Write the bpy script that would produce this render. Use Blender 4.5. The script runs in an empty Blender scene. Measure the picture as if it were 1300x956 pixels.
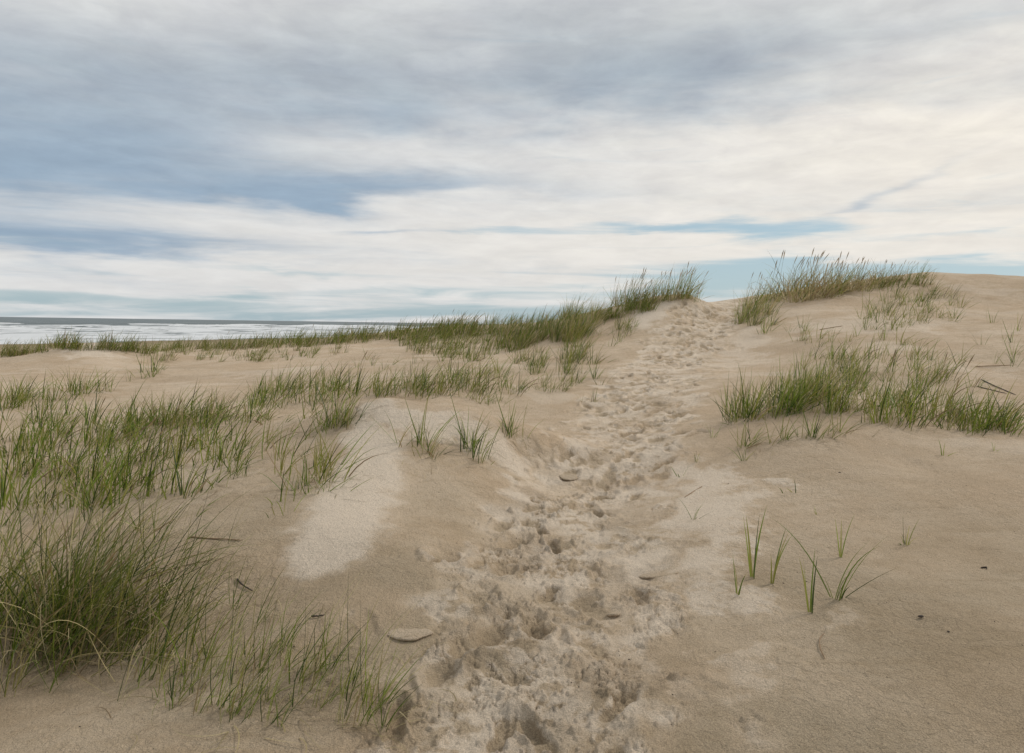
import bpy, math, random
import numpy as np
from mathutils import Vector, Matrix
rng = np.random.default_rng(11)
random.seed(11)
SC = bpy.context.scene
COL = SC.collection
PI = math.pi

# ------------------------------------------------------------------ camera
EYE = np.array([0.0, 0.0, 1.65])
FPX = 939.0
ROLL = math.atan(0.0145)
PITCH = -math.atan(22.0 / FPX)
cam = bpy.data.cameras.new('camera'); camo = bpy.data.objects.new('camera', cam); COL.objects.link(camo)
cam.sensor_width = 36.0; cam.lens = 36.0 * FPX / 1300.0
cam.shift_y = -(478.0 - 433.5) / 1300.0
cam.clip_start = 0.05; cam.clip_end = 60000
Rm = Matrix.Rotation(PI / 2 + PITCH, 3, 'X') @ Matrix.Rotation(ROLL, 3, 'Z')
camo.matrix_world = Matrix.Translation(Vector(EYE)) @ Rm.to_4x4()
SC.camera = camo
R3 = np.array(Rm)

def ray(u, v):
    u = np.asarray(u, float); v = np.asarray(v, float)
    d = np.stack([(u - 650.0) / FPX, -(v - 433.5) / FPX, -np.ones_like(u)], -1)
    return d @ R3.T
def at(u, v, Y):
    d = ray(u, v); return EYE + d * (np.asarray(Y) / d[..., 1])[..., None]

# ------------------------------------------------------------------ noise
_perm = np.random.default_rng(3).permutation(256); _perm = np.concatenate([_perm, _perm])
_ga = np.random.default_rng(4).random(256) * 2 * PI
_gx, _gy = np.cos(_ga), np.sin(_ga)
def perlin(x, y, seed=0):
    x = np.asarray(x) + seed * 17.31; y = np.asarray(y) + seed * 9.73
    xi = np.floor(x).astype(int); yi = np.floor(y).astype(int); fx = x - xi; fy = y - yi
    def g(i, j, dx, dy):
        h = _perm[(_perm[i & 255] + j) & 255]; return _gx[h] * dx + _gy[h] * dy
    s = fx * fx * fx * (fx * (fx * 6 - 15) + 10); t = fy * fy * fy * (fy * (fy * 6 - 15) + 10)
    a = g(xi, yi, fx, fy); b = g(xi + 1, yi, fx - 1, fy); c = g(xi, yi + 1, fx, fy - 1); d = g(xi + 1, yi + 1, fx - 1, fy - 1)
    return (a + s * (b - a)) * (1 - t) + (c + s * (d - c)) * t
def fbm(x, y, o=4, seed=0):
    r = 0; a = 1.0
    for k in range(o):
        r = r + a * perlin(x * 2**k, y * 2**k, seed + k * 5); a *= .5
    return r
def sstep(a, b, x):
    t = np.clip((x - a) / (b - a), 0, 1); return t * t * (3 - 2 * t)

# ------------------------------------------------------------------ terrain height
CP = [  # photo column, photo row, metres ahead: spot heights of the dune field
 (-150,880,3.7),(0,867,3.7),(120,860,3.7),(400,860,3.45),(700,860,3.35),(1000,860,3.25),(1290,860,3.15),(1450,860,3.1),
 (0,956,2.95),(400,956,2.9),(700,956,2.85),(1000,956,2.8),(1300,956,2.75),
 (0,760,4.35),(150,760,4.4),(300,770,4.3),(450,760,4.15),(600,760,4.15),(700,760,4.25),(850,760,4.15),(1000,760,4.1),(1200,760,4.05),(1400,760,4.0),
 (0,680,5.2),(150,680,5.2),(300,680,5.1),(430,680,5.0),(530,680,5.05),(620,690,5.2),(720,690,5.25),(850,690,5.1),(1000,690,5.0),(1200,690,4.9),(1400,690,4.8),
 (0,600,6.7),(150,600,6.7),(300,600,6.5),(420,600,6.3),(500,600,6.3),(590,610,6.4),(670,620,6.6),(750,620,6.9),(850,620,6.6),(950,620,6.3),(1100,620,6.15),(1300,620,6.0),
 (0,545,8.6),(150,545,8.6),(300,545,8.3),(420,545,7.7),(510,545,7.3),(590,560,7.2),(660,575,7.6),(760,555,8.6),(850,555,8.2),(930,560,7.6),(1050,565,7.2),(1200,575,7.1),(1350,570,7.1),
 (430,526,9.2),(500,524,9.0),(570,532,8.9),(640,544,8.9),(440,512,8.3),(500,505,8.0),(560,518,7.8),(620,536,7.6),(680,552,7.9),
 (0,510,10.8),(120,510,11.2),(250,512,11.2),(350,506,10.6),(440,498,10.6),(520,494,10.6),(600,496,10.9),(680,510,10.8),(780,505,10.8),(860,500,10.9),(920,520,9.6),
 (980,520,8.6),(1060,508,8.7),(1150,525,8.5),(1240,540,8.3),(1330,540,8.3),
 (0,480,13.6),(120,485,13.8),(250,478,14.6),(380,472,14.6),(500,470,14.6),(600,465,14.6),(680,472,14.2),(770,465,14.0),(850,460,14.4),(930,460,14.6),
 (1000,470,12.5),(1080,455,12.5),(1170,462,12.3),(1260,480,11.5),(1350,470,11.8),
 (0,458,17.5),(55,447,18.6),(110,438,19.0),(175,453,18.4),(40,468,16.2),(110,466,16.4),(190,468,16.0),(260,455,19.5),(360,446,20.5),(470,440,21.0),(570,436,20.5),(640,434,20.0),(700,430,19.0),(770,425,18.4),(830,425,17.6),(900,425,17.4),(960,425,17.0),
 (1030,425,16.0),(1120,415,16.0),(1210,420,15.6),(1310,420,15.0),
 (-120,462,22.5),(0,454,22.5),(100,452,22.5),(200,450,22.5),(330,443,23),(450,433,24),(-120,462,26),(0,450,26),(100,449,26),(200,446,26.5),(330,438,27),(450,427,27.5),(520,421,27.5),(580,415,27.5),(640,413,26.5),(690,408,24.5),(725,402,22.5),(765,393,21.5),(800,385,21.2),(840,377,20.8),(870,374,20.6),(895,382,20.8),(930,388,21.2),
 (850,400,19.0),(905,402,19.2),(950,402,18.8),(960,390,20.5),(985,383,20.8),(1020,375,20.8),(1060,366,21.2),(1100,358,22.2),(1140,350,22.8),(1180,346,23.0),(1240,349,22.8),(1300,352,22.3),(1400,354,22.0),
 (1040,395,18.4),(1120,385,19.0),(1200,380,19.6),(1300,385,19.2),
]
CPW = at(np.array([c[0] for c in CP]), np.array([c[1] for c in CP]), np.array([c[2] for c in CP]))
# the ground dropping away behind the crests
EXTRA = []
for th, zz in ((18,2.2),(24,2.6),(30,2.8),(36,2.8),(42,2.7)):
    EXTRA.append((29.5*math.sin(math.radians(th)), 29.5*math.cos(math.radians(th)), zz))
for th in (-44,-38,-32,-26):
    EXTRA.append((31.5*math.sin(math.radians(th)), 31.5*math.cos(math.radians(th)), -.6)); EXTRA.append((44*math.sin(math.radians(th)), 44*math.cos(math.radians(th)), -2.2))
for th, zz in ((-36,-1.6),(-30,-1.5),(-22,-1.2),(-14,-.9),(-6,-.5),(2,0.2),(8,.7),(14,1.2),(20,1.5),(28,1.8),(36,1.8)):
    EXTRA.append((34*math.sin(math.radians(th)), 34*math.cos(math.radians(th)), zz))
for th in (-40,-20,0,20,40): EXTRA.append((1.6*math.sin(math.radians(th)), 1.6*math.cos(math.radians(th)), 0.02+.002*th))
CPW = np.concatenate([CPW, np.array(EXTRA)])
def lp(x, y):
    return np.arctan2(x, y), np.log(np.maximum(np.hypot(x, y), .05))
def _k(r2): return np.where(r2 > 1e-12, .5 * r2 * np.log(np.maximum(r2, 1e-12)), 0.0)
_ct, _cr = lp(CPW[:, 0], CPW[:, 1])
_n = len(_ct)
_A = _k((_ct[:, None]-_ct[None])**2 + (_cr[:, None]-_cr[None])**2) + np.eye(_n) * 6e-5
_P = np.stack([np.ones(_n), _ct, _cr], 1)
_M = np.block([[_A, _P], [_P.T, np.zeros((3, 3))]])
_sol = np.linalg.solve(_M, np.concatenate([CPW[:, 2], np.zeros(3)]))
SEA = -3.5
CS, SN = math.cos(math.radians(20)), math.sin(math.radians(20))
def coast(x, y): return -(x*CS - y*SN), x*SN + y*CS      # metres toward the sea, metres along the shore
def base_h(x, y):
    x = np.asarray(x, float); y = np.asarray(y, float)
    sh = x.shape; x = x.ravel(); y = y.ravel()
    t, r = lp(x, y); rr = np.exp(r)
    tc = np.clip(t, -.95, .95); rc = np.clip(r, math.log(1.3), math.log(38))
    z = np.empty_like(x)
    for i in range(0, len(x), 100000):
        s = slice(i, i+100000)
        z[s] = _k((tc[s, None]-_ct)**2 + (rc[s, None]-_cr)**2) @ _sol[:_n] + _sol[_n] + _sol[_n+1]*tc[s] + _sol[_n+2]*rc[s]
    side = .15 + .25*perlin(x/9, y/9, 8)
    w = sstep(.75, 1.5, np.abs(t)); z = z*(1-w) + side*w
    w = 1 - sstep(1.0, 1.9, rr); z = z*(1-w) + 0.02*w
    s_, al = coast(x, y)
    far = .9 - 3.7*sstep(8, 48, s_) - .009*np.clip(s_-60, 0, 400) + .5*perlin(x/14, y/14, 2)*(1-sstep(30, 50, s_))
    far = np.where(s_ > 140, far - .03*np.minimum(s_-140, 200), far)
    w = sstep(29, 37, rr); z = z*(1-w) + far*w
    return z.reshape(sh)
PATH = [(640,1010,2.5),(665,930,2.95),(700,850,3.4),(715,760,4.25),(725,690,5.2),(765,620,6.9),(800,555,8.4),(820,505,10.8),(850,460,14.4),(880,425,17.4),(905,402,19.2),(932,388,21.2)]
PW = at(np.array([c[0] for c in PATH]), np.array([c[1] for c in PATH]), np.array([c[2] for c in PATH]))[:, :2]
PW = np.concatenate([PW[:1]-[[.2, 4]], PW, PW[-1:]+[[1.0, 6.]]])
def path_d(x, y):
    best = np.full(x.shape, 1e9); arc = np.zeros(x.shape); acc = 0; side = np.zeros(x.shape)
    for a, b in zip(PW[:-1], PW[1:]):
        d = b-a; L = math.hypot(*d); t = np.clip(((x-a[0])*d[0]+(y-a[1])*d[1])/L**2, 0, 1)
        dx = x-(a[0]+t*d[0]); dy = y-(a[1]+t*d[1]); dd = np.hypot(dx, dy)
        m = dd < best; best = np.where(m, dd, best); arc = np.where(m, acc+t*L, arc)
        side = np.where(m, np.sign(dx*d[1]-dy*d[0]), side); acc += L
    return best*side, arc
def mid_h(x, y):          # soft hummocks and the trough worn by walkers
    rr = np.hypot(x, y); near = 1-sstep(30, 45, rr)
    pd, _ = path_d(x, y)
    h = (.035*perlin(x/.9, y/.9, 1)+.03*(1+1.3*sstep(8, 12, rr))*perlin(x/2.1, y/2.1, 6)+.012*perlin(x/.35, y/.35, 12))*near*sstep(2, 5, rr)
    h = h+.07*np.exp(-((x+10.9)/1.8)**2-((y-18.8)/1.4)**2)-.10*np.exp(-((x+8.2)/1.3)**2-((y-18.0)/1.5)**2)-.10*np.exp(-((x+13.3)/1.2)**2-((y-18.0)/1.5)**2)
    return h - .05*np.exp(-(pd/.8)**2)*near
def ground(x, y): return base_h(x, y) + mid_h(np.asarray(x, float), np.asarray(y, float))

# table of heights for planting
def cast(u, v):
    """where the sight line through a spot of the photograph meets the dune: used to survey positions"""
    u = np.atleast_1d(np.asarray(u, float)); v = np.atleast_1d(np.asarray(v, float))
    d = ray(u, v); d = d / d[:, 1:2]
    Ys = np.exp(np.linspace(math.log(2.3), math.log(60), 260))
    P = EYE + d[:, None, :]*Ys[None, :, None]
    gz = ground(P[..., 0], P[..., 1])
    below = P[..., 2] < gz
    idx = np.where(below.any(1), below.argmax(1), -1)
    out = np.full((len(u), 3), np.nan)
    for i, k in enumerate(idx):
        if k > 0:
            f0 = P[i, k-1, 2]-gz[i, k-1]; f1 = P[i, k, 2]-gz[i, k]; t = f0/(f0-f1)
            p = P[i, k-1]*(1-t)+P[i, k]*t; out[i] = p
    ok = ~np.isnan(out[:, 0])
    out[ok, 2] = ground(out[ok, 0], out[ok, 1])
    return out
def in_poly(x, y, poly):
    r = np.zeros(x.shape, bool); n = len(poly)
    for i in range(n):
        x1, y1 = poly[i]; x2, y2 = poly[(i+1) % n]
        if y1 == y2: continue
        c = ((y1 > y) != (y2 > y)) & (x < (x2-x1)*(y-y1)/(y2-y1)+x1); r ^= c
    return r
def poly_sd(x, y, poly):      # signed distance, positive inside
    d = np.full(x.shape, 1e9); n = len(poly)
    for i in range(n):
        a = np.array(poly[i]); b = np.array(poly[(i+1) % n]); e = b-a
        t = np.clip(((x-a[0])*e[0]+(y-a[1])*e[1])/(e@e+1e-9), 0, 1)
        d = np.minimum(d, np.hypot(x-a[0]-t*e[0], y-a[1]-t*e[1]))
    return np.where(in_poly(x, y, poly), d, -d)

# ------------------------------------------------------------------ object helpers
def tag(o, label=None, cat=None, group=None, kind=None):
    if label: o['label'] = label
    if cat: o['category'] = cat
    if group: o['group'] = group
    if kind: o['kind'] = kind
    return o
def np_mesh(name, verts, faces4=None, faces3=None, mat=None, smooth=True, cols=None, attrs=None):
    me = bpy.data.meshes.new(name)
    f4 = np.zeros((0, 4), int) if faces4 is None else np.asarray(faces4); f3 = np.zeros((0, 3), int) if faces3 is None else np.asarray(faces3)
    me.vertices.add(len(verts)); me.vertices.foreach_set('co', np.asarray(verts, np.float32).ravel())
    nl = f4.size+f3.size; me.loops.add(nl); me.loops.foreach_set('vertex_index', np.concatenate([f4.ravel(), f3.ravel()]).astype(np.int32))
    me.polygons.add(len(f4)+len(f3))
    st = np.concatenate([np.arange(len(f4))*4, f4.size+np.arange(len(f3))*3]).astype(np.int32)
    me.polygons.foreach_set('loop_start', st)
    if smooth: me.polygons.foreach_set('use_smooth', np.ones(len(st), bool))
    me.update(calc_edges=True)
    if cols is not None:
        a = me.color_attributes.new('Col', 'FLOAT_COLOR', 'POINT'); a.data.foreach_set('color', np.concatenate([cols, np.ones((len(cols), 1))], 1).astype(np.float32).ravel())
    for k, arr in (attrs or {}).items():
        a = me.attributes.new(k, 'FLOAT', 'POINT'); a.data.foreach_set('value', arr.astype(np.float32))
    if mat: me.materials.append(mat)
    return me
def add(name, me, parent=None, loc=None):
    o = bpy.data.objects.new(name, me); COL.objects.link(o)
    if parent: o.parent = parent
    if loc is not None: o.location = loc
    return o

# ------------------------------------------------------------------ node helper
class NT:
    def __init__(s, tree): s.t = tree; s.n = tree.nodes; s.l = tree.links
    def new(s, typ, **kw):
        n = s.n.new(typ)
        for k, v in kw.items(): setattr(n, k, v)
        return n
    def put(s, sock, v):
        if hasattr(v, 'is_output') or isinstance(v, bpy.types.NodeSocket): s.l.new(v, sock)
        else:
            if sock.type == 'RGBA' and isinstance(v, tuple) and len(v) == 3: v = v+(1,)
            sock.default_value = v
    def m(s, op, a, b=0.0, c=0.0, clamp=False):
        n = s.new('ShaderNodeMath', operation=op, use_clamp=clamp); s.put(n.inputs[0], a); s.put(n.inputs[1], b); s.put(n.inputs[2], c); return n.outputs[0]
    def vm(s, op, a, b=(0, 0, 0)):
        n = s.new('ShaderNodeVectorMath', operation=op); s.put(n.inputs[0], a)
        if op == 'SCALE': s.put(n.inputs['Scale'], b)
        else: s.put(n.inputs[1], b)
        return n.outputs[0]
    def xyz(s, v): n = s.new('ShaderNodeSeparateXYZ'); s.put(n.inputs[0], v); return n.outputs
    def cmb(s, x, y, z): n = s.new('ShaderNodeCombineXYZ'); [s.put(n.inputs[i], q) for i, q in enumerate((x, y, z))]; return n.outputs[0]
    def noise(s, vec, scale, detail=4, rough=.55, dist=0.0):
        n = s.new('ShaderNodeTexNoise'); s.put(n.inputs['Vector'], vec); n.inputs['Scale'].default_value = scale
        n.inputs['Detail'].default_value = detail; n.inputs['Roughness'].default_value = rough; n.inputs['Distortion'].default_value = dist
        return n.outputs['Fac']
    def mix(s, f, a, b, blend='MIX'):
        n = s.new('ShaderNodeMix', data_type='RGBA', blend_type=blend); s.put(n.inputs[0], f); s.put(n.inputs[6], a); s.put(n.inputs[7], b); return n.outputs[2]
    def ramp(s, x, a, b, lo=0.0, hi=1.0):
        n = s.new('ShaderNodeMapRange', interpolation_type='SMOOTHSTEP'); s.put(n.inputs['Value'], x)
        for k, v in (('From Min', a), ('From Max', b), ('To Min', lo), ('To Max', hi)): s.put(n.inputs[k], v)
        return n.outputs['Result']
def material(name):
    m = bpy.data.materials.new(name); m.use_nodes = True; m.node_tree.nodes.clear(); t = NT(m.node_tree)
    out = t.new('ShaderNodeOutputMaterial'); b = t.new('ShaderNodeBsdfPrincipled'); t.l.new(b.outputs[0], out.inputs[0]); return m, t, b, out

# ------------------------------------------------------------------ sand material
def sand_material():
    m, t, b, out = material('sand')
    geo = t.new('ShaderNodeNewGeometry').outputs['Position']
    dry = t.new('ShaderNodeAttribute', attribute_name='dry').outputs['Fac']
    churn = t.new('ShaderNodeAttribute', attribute_name='churn').outputs['Fac']
    wet_dark = t.new('ShaderNodeAttribute', attribute_name='wet_dark').outputs['Fac']
    n1 = t.noise(geo, 1.1, 5, .6); n2 = t.noise(geo, 9.0, 6, .65); n3 = t.noise(geo, 170, 4, .7)
    c = t.mix(t.ramp(n1, .35, .65), SAND_A, SAND_B)
    c = t.mix(t.m('MULTIPLY', t.ramp(n2, .45, .7), .35), c, SAND_C)
    c = t.mix(t.ramp(t.noise(t.vm('MULTIPLY', geo, (1.1, 4.2, 2.0)), 1.0, 6, .62, .8), .50, .72, 0, .45), c, SAND_C)
    c = t.mix(t.ramp(t.noise(geo, .45, 4, .6, .5), .45, .72, 0, .5), c, (.44, .34, .235, 1))
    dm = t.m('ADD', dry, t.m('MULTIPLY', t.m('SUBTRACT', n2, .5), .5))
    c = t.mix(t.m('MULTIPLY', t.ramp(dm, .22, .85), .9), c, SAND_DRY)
    c = t.mix(t.m('MULTIPLY', wet_dark, .8), c, SAND_WET_DARK)  # wet beach, broken path sand and the painted near vignette
    g = t.ramp(n3, .3, .7, .72, 1.28)
    c = t.mix(1.0, c, t.cmb(g, g, g), 'MULTIPLY')
    # sparse dark mineral grains
    n4 = t.noise(geo, 420, 2, .5)
    c = t.mix(t.ramp(n4, .68, .74, 0, .5), c, (.09, .07, .05, 1))
    t.put(b.inputs['Base Color'], c); b.inputs['Roughness'].default_value = .95; b.inputs['Specular IOR Level'].default_value = .15
    # wind ripples: crests roughly across the wind, wandering
    mp = t.vm('MULTIPLY', geo, (24.0, 21.0, 20.0))
    rip = t.noise(mp, 1.0, 4, .6, .9)
    mp2 = t.noise(geo, 62, 5, .7)
    calm = t.m('SUBTRACT', 1.0, t.m('MULTIPLY', churn, .7))
    patchy = t.ramp(t.noise(geo, .8, 3, .5), .35, .65, .5, 1.25)
    pock = t.ramp(t.noise(geo, 33, 3, .5), .60, .72)
    hgt = t.m('ADD', t.m('MULTIPLY', t.m('MULTIPLY', t.m('MULTIPLY', rip, .025), calm), patchy), t.m('ADD', t.m('MULTIPLY', mp2, .013), t.m('MULTIPLY', n3, .005)))
    hgt = t.m('SUBTRACT', hgt, t.m('MULTIPLY', t.m('MULTIPLY', pock, .004), calm))
    vor = t.new('ShaderNodeTexVoronoi', feature='DISTANCE_TO_EDGE'); t.put(vor.inputs['Vector'], t.vm('ADD', geo, t.vm('SCALE', t.cmb(n2, rip, 0.0), .06))); vor.inputs['Scale'].default_value = 17
    crk = t.ramp(vor.outputs['Distance'], 0.0, .09); rg = t.ramp(t.noise(geo, 2.6, 3, .6), .46, .60)
    lump = t.noise(geo, 30, 6, .72)
    hgt = t.m('ADD', hgt, t.m('MULTIPLY', t.m('MULTIPLY', churn, rg), t.m('ADD', t.m('MULTIPLY', crk, .003), t.m('MULTIPLY', lump, .024))))
    bp = t.new('ShaderNodeBump'); bp.inputs['Strength'].default_value = 1.0; bp.inputs['Distance'].default_value = 1.0
    t.put(bp.inputs['Height'], hgt); t.l.new(bp.outputs[0], b.inputs['Normal'])
    return m
SAND_A = (.525, .40, .275, 1); SAND_B = (.60, .48, .35, 1); SAND_C = (.40, .295, .185, 1); SAND_DRY = (.70, .595, .475, 1); SAND_WET_DARK = (.215, .170, .100, 1)
M_SAND = sand_material()

# ------------------------------------------------------------------ ground sheet
PLATES = [(838,728,.115),(722,605,.085),(520,803,.10),(778,780,.035)]
def build_ground():
    th = np.concatenate([np.linspace(-180, -80, 26)[:-1], np.linspace(-80, -43, 60)[:-1], np.linspace(-43, 43, 1020), np.linspace(43, 80, 60)[1:], np.linspace(80, 180, 26)[1:-1]])
    th = np.radians(th); nt = len(th)
    r = np.concatenate([np.linspace(.25, 1.6, 14)[:-1], np.exp(np.linspace(math.log(1.6), math.log(2.4), 50))[:-1], np.exp(np.linspace(math.log(2.4), math.log(27), 800))[:-1],
        np.exp(np.linspace(math.log(27), math.log(60), 90))[:-1], np.exp(np.linspace(math.log(60), math.log(400), 70))[:-1], np.exp(np.linspace(math.log(400), math.log(25000), 24))])
    X = (r[:, None]*np.sin(th)[None]).ravel(); Y = (r[:, None]*np.cos(th)[None]).ravel()
    Z = ground(X, Y)
    rr = np.hypot(X, Y)
    pd, arc = path_d(X, Y)
    halfw = .66+.12*perlin(arc/1.3, arc*0, 3)+.016*rr
    edge = np.abs(pd+.06)+.50*fbm(X/.5, Y/.5, 4, 21)
    churn = (1-sstep(halfw*.75, halfw*1.25, edge))*(1-sstep(24, 30, rr))
    # ---- trampled sand
    idx = np.where((np.abs(pd) < 2.6) & (rr < 26) & (rr > 1.0) & (Y > 0))[0]
    x, y = X[idx], Y[idx]; ch = churn[idx]; h = np.zeros(len(idx))
    jx = x+.018*fbm(x/.07, y/.07, 3, 31); jy = y+.018*fbm(x/.07, y/.07, 3, 37)
    # footprints
    prints = []
    Ltot = 0; segs = []
    for a, c in zip(PW[:-1], PW[1:]): L = math.hypot(*(c-a)); segs.append((Ltot, L, a, c)); Ltot += L
    pr = random.Random(5)
    def pos(s_, off):
        for s0, L, a, c in segs:
            if s_ <= s0+L or c is segs[-1][3]:
                t = (s_-s0)/L; d = (c-a)/L; return a+(c-a)*t+np.array([d[1], -d[0]])*off, math.atan2(d[0], d[1])
    for k in range(400):
        s_ = 1.5+pr.random()**.9*(Ltot-7.5)
        off = pr.gauss(0, .36)*(1+s_*.02)
        p, ang = pos(s_, off)
        crisp = pr.random() < .35
        prints.append((p[0], p[1], ang+pr.gauss(0, .35), (.15 if crisp else pr.uniform(.13, .22)), (.058 if crisp else pr.uniform(.07, .13)), (pr.uniform(.030, .045) if pr.random() < .20 else pr.uniform(.010, .026))*(1+.035*s_), crisp))
    for (u, v, Yd, ang, dp) in ((700,560,0,.5,.05),(722,604,0,.4,.05),(640,668,0,.3,.05),(655,690,0,.6,.06),(535,800,0,1.2,.03),(590,820,0,.5,.055),(620,808,0,.3,.06),(665,590,0,.9,.04),
                                (560,850,0,.2,.05),(868,385,0,.3,.07),(880,400,0,.6,.08),(850,425,0,.8,.08),(690,545,0,.5,.05),(905,370+20,0,.2,.06),(860,412,0,.4,.07)):
        p = cast(u, v)[0]
        if p[0] == p[0]: prints.append((p[0], p[1], ang, .16, .085, dp, False))
    for (px, py, ang, hl, hw, dp, crisp) in prints:
        near = np.where((np.abs(x-px) < .45) & (np.abs(y-py) < .45))[0]
        if not len(near): continue
        dx = jx[near]-px; dy = jy[near]-py; sa, ca = math.sin(ang), math.cos(ang)
        a_ = dx*sa+dy*ca; b_ = dx*ca-dy*sa
        if crisp: b_ = b_*(1+.5*np.exp(-((a_+.02)/.05)**2))
        d = np.sqrt((a_/hl)**2+(b_/hw)**2)
        bowl = -dp*(1-sstep(.55, 1.08, d)) if crisp else -dp*(1-sstep(.0, 1.15, d))
        rim = dp*.30*np.exp(-((d-1.28)/.2)**2)*(1+.7*np.sin(np.arctan2(b_, a_)*3+px*9))
        old = h[near]*(1-.75*(1-sstep(.8, 1.2, d)))
        h[near] = old+bowl+rim
        if crisp:   # tread bars
            h[near] += .004*np.sin(a_*2*PI/.028)*(1-sstep(.6, .95, d))
    # crust shards: sharp little terraces
    zc = sstep(.02, .22, fbm(x/.45, y/.45, 3, 57)); rough = np.zeros_like(x)
    for (ru, rv, rd) in ((650,835,.30),(740,845,.30),(560,810,.22),(690,700,.32),(650,690,.22),(735,640,.28),(700,780,.22),(830,690,.2),(800,540,.5),(860,430,.8),(880,400,.9)):
        rp = cast(ru, rv)[0]; rough = np.maximum(rough, np.exp(-(((x-rp[0])**2+(y-rp[1])**2)/rd**2)))
    rough *= .6+.8*sstep(-.2, .3, fbm(x/.2, y/.2, 3, 58)); zc = np.clip(zc+rough, 0, 1.5)
    f = fbm(x/.34, y/.34, 4, 51); band = np.zeros_like(f)
    for lv in (-.25, -.08, .1, .28): band += sstep(lv, lv+.022, f)
    h += np.maximum(ch, .7*(rough > .3)*rough)*((.35+.65*zc)*(band-1.5)*.007+.018*rough*(.3-np.abs(fbm(x/.17, y/.17, 3, 63))))
    ck = np.minimum(np.abs(fbm(x/.16, y/.16, 3, 61)), np.abs(fbm(x/.10, y/.10, 3, 67))*1.3)
    h -= ch*zc*.011*(1-sstep(.0, .11, ck))*np.clip(1.3-np.hypot(x, y)/18, 0, 1)
    f2 = fbm(x/.12, y/.12, 4, 71); h += ch*.007*f2*(.4+zc)
    f3 = np.abs(perlin(x/.06, y/.06, 81))+.4*np.abs(perlin(x/.03, y/.03, 85)); mask = sstep(.05, .30, fbm(x/.4, y/.4, 3, 91)+.12*(np.abs(pd[idx]+.15) < .35))
    h += ch*.013*(.45-f3)*mask*np.clip(1.3-np.hypot(x, y)/14, 0, 1)
    # crumbs
    cr = np.random.default_rng(9); nc = 5200
    crc = [(1.5+cr.random()**1.5*13, cr.normal(-.1, .38)) for _ in range(90)]
    for k in range(nc):
        s_ = 1.5+cr.random()**1.6*13; cc = crc[int(cr.integers(0, 90))]; p, _ = (pos(s_, cr.normal(0, .42)) if cr.random() < .35 else pos(cc[0]+cr.normal(0, .12), cc[1]+cr.normal(0, .12))); R = cr.uniform(.005, .016)*(1+.8*(cr.random() < .07))
        near = np.where((np.abs(x-p[0]) < R*1.5) & (np.abs(y-p[1]) < R*1.5))[0]
        if not len(near): continue
        d = np.hypot(jx[near]-p[0]+cr.normal(0, .002), (jy[near]-p[1])*cr.uniform(.8, 1.5))/R
        h[near] += R*.75*(1-sstep(.55, 1.0, d))
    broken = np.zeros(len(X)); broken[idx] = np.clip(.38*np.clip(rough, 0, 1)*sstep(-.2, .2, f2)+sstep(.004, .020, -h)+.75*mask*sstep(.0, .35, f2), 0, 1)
    for (pu, pv, pr_) in PLATES:
        pp = cast(pu, pv)[0]; dd = np.hypot(x-pp[0], y-pp[1]); h *= 1-np.exp(-(dd/(pr_*1.25))**4)
        h -= .016*np.exp(-((dd-pr_)/(.022))**2)*sstep(.0, .6, -(y-pp[1])/pr_)
    Z[idx] += h*(.35+.65*sstep(.05, .5, ch)+.0)*(1-sstep(22, 26, np.hypot(x, y)))
    # ---- small wind pits and lumps away from the path (real relief)
    nearm = (rr < 28) & (Y > -2)
    for (du, dv, dr, dd_) in ((1172,592,.30,.030),(1160,586,.12,.02),(1165,792,.13,.022),(1190,600,.2,.012),(1010,815,.10,.012),(1115,660,.16,.012),(255,470,.5,.04),(1230,700,.14,.010),(960,850,.12,.014),(345,700,.2,.015),(600,650,.1,.012),(1240,455,.4,.05),(1270,470,.3,.04),(1200,368,.5,.06),(1170,372,.4,.05)):
        q0 = cast(du, dv)[0]
        if q0[0] == q0[0]: Z -= dd_*np.exp(-(((X-q0[0])/dr)**2+((Y-q0[1])/(dr*.7))**2))*(1+.5*perlin(X/.06, Y/.06, 7))
    Z[nearm] += ((1-churn)*(.006*fbm(X/.16, Y/.10, 3, 101)))[nearm]
    # ---- dry pale blown sand
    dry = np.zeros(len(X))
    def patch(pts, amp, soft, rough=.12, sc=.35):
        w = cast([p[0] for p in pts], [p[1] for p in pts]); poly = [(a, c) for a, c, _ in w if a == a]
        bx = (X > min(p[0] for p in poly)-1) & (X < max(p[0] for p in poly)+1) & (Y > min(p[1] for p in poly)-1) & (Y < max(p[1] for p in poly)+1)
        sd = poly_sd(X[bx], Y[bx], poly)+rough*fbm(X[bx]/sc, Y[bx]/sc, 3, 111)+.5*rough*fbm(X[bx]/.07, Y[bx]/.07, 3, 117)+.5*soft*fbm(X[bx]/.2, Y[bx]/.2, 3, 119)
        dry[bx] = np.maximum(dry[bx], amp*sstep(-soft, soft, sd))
    patch([(470,520),(515,560),(515,620),(492,680),(440,732),(375,742),(355,715),(385,640),(425,590),(440,540)], .80, .16, .10)
    patch([(440,514),(500,511),(560,524),(640,552),(690,590),(680,620),(620,585),(540,560),(460,545)], .75, .22, .2)
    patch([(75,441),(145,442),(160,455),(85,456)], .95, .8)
    patch([(850,378),(800,398),(790,415),(830,425),(860,400),(875,385)], .8, .5)
    patch([(815,570),(870,565),(945,600),(965,660),(940,720),(960,770),(900,790),(830,780),(800,700),(800,620)], .72, .25, .35)
    patch([(800,500),(940,470),(990,440),(960,410),(880,430),(830,460)], .6, .6, .8, .8)
    patch([(1000,410),(1100,400),(1210,405),(1200,425),(1090,425),(1010,430)], .55, .6, .6)
    patch([(600,700),(640,740),(620,790),(570,800),(590,740)], .8, .06, .2)
    patch([(1210,465),(1300,455),(1300,475),(1230,480)], .5, .5, .6)
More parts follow.
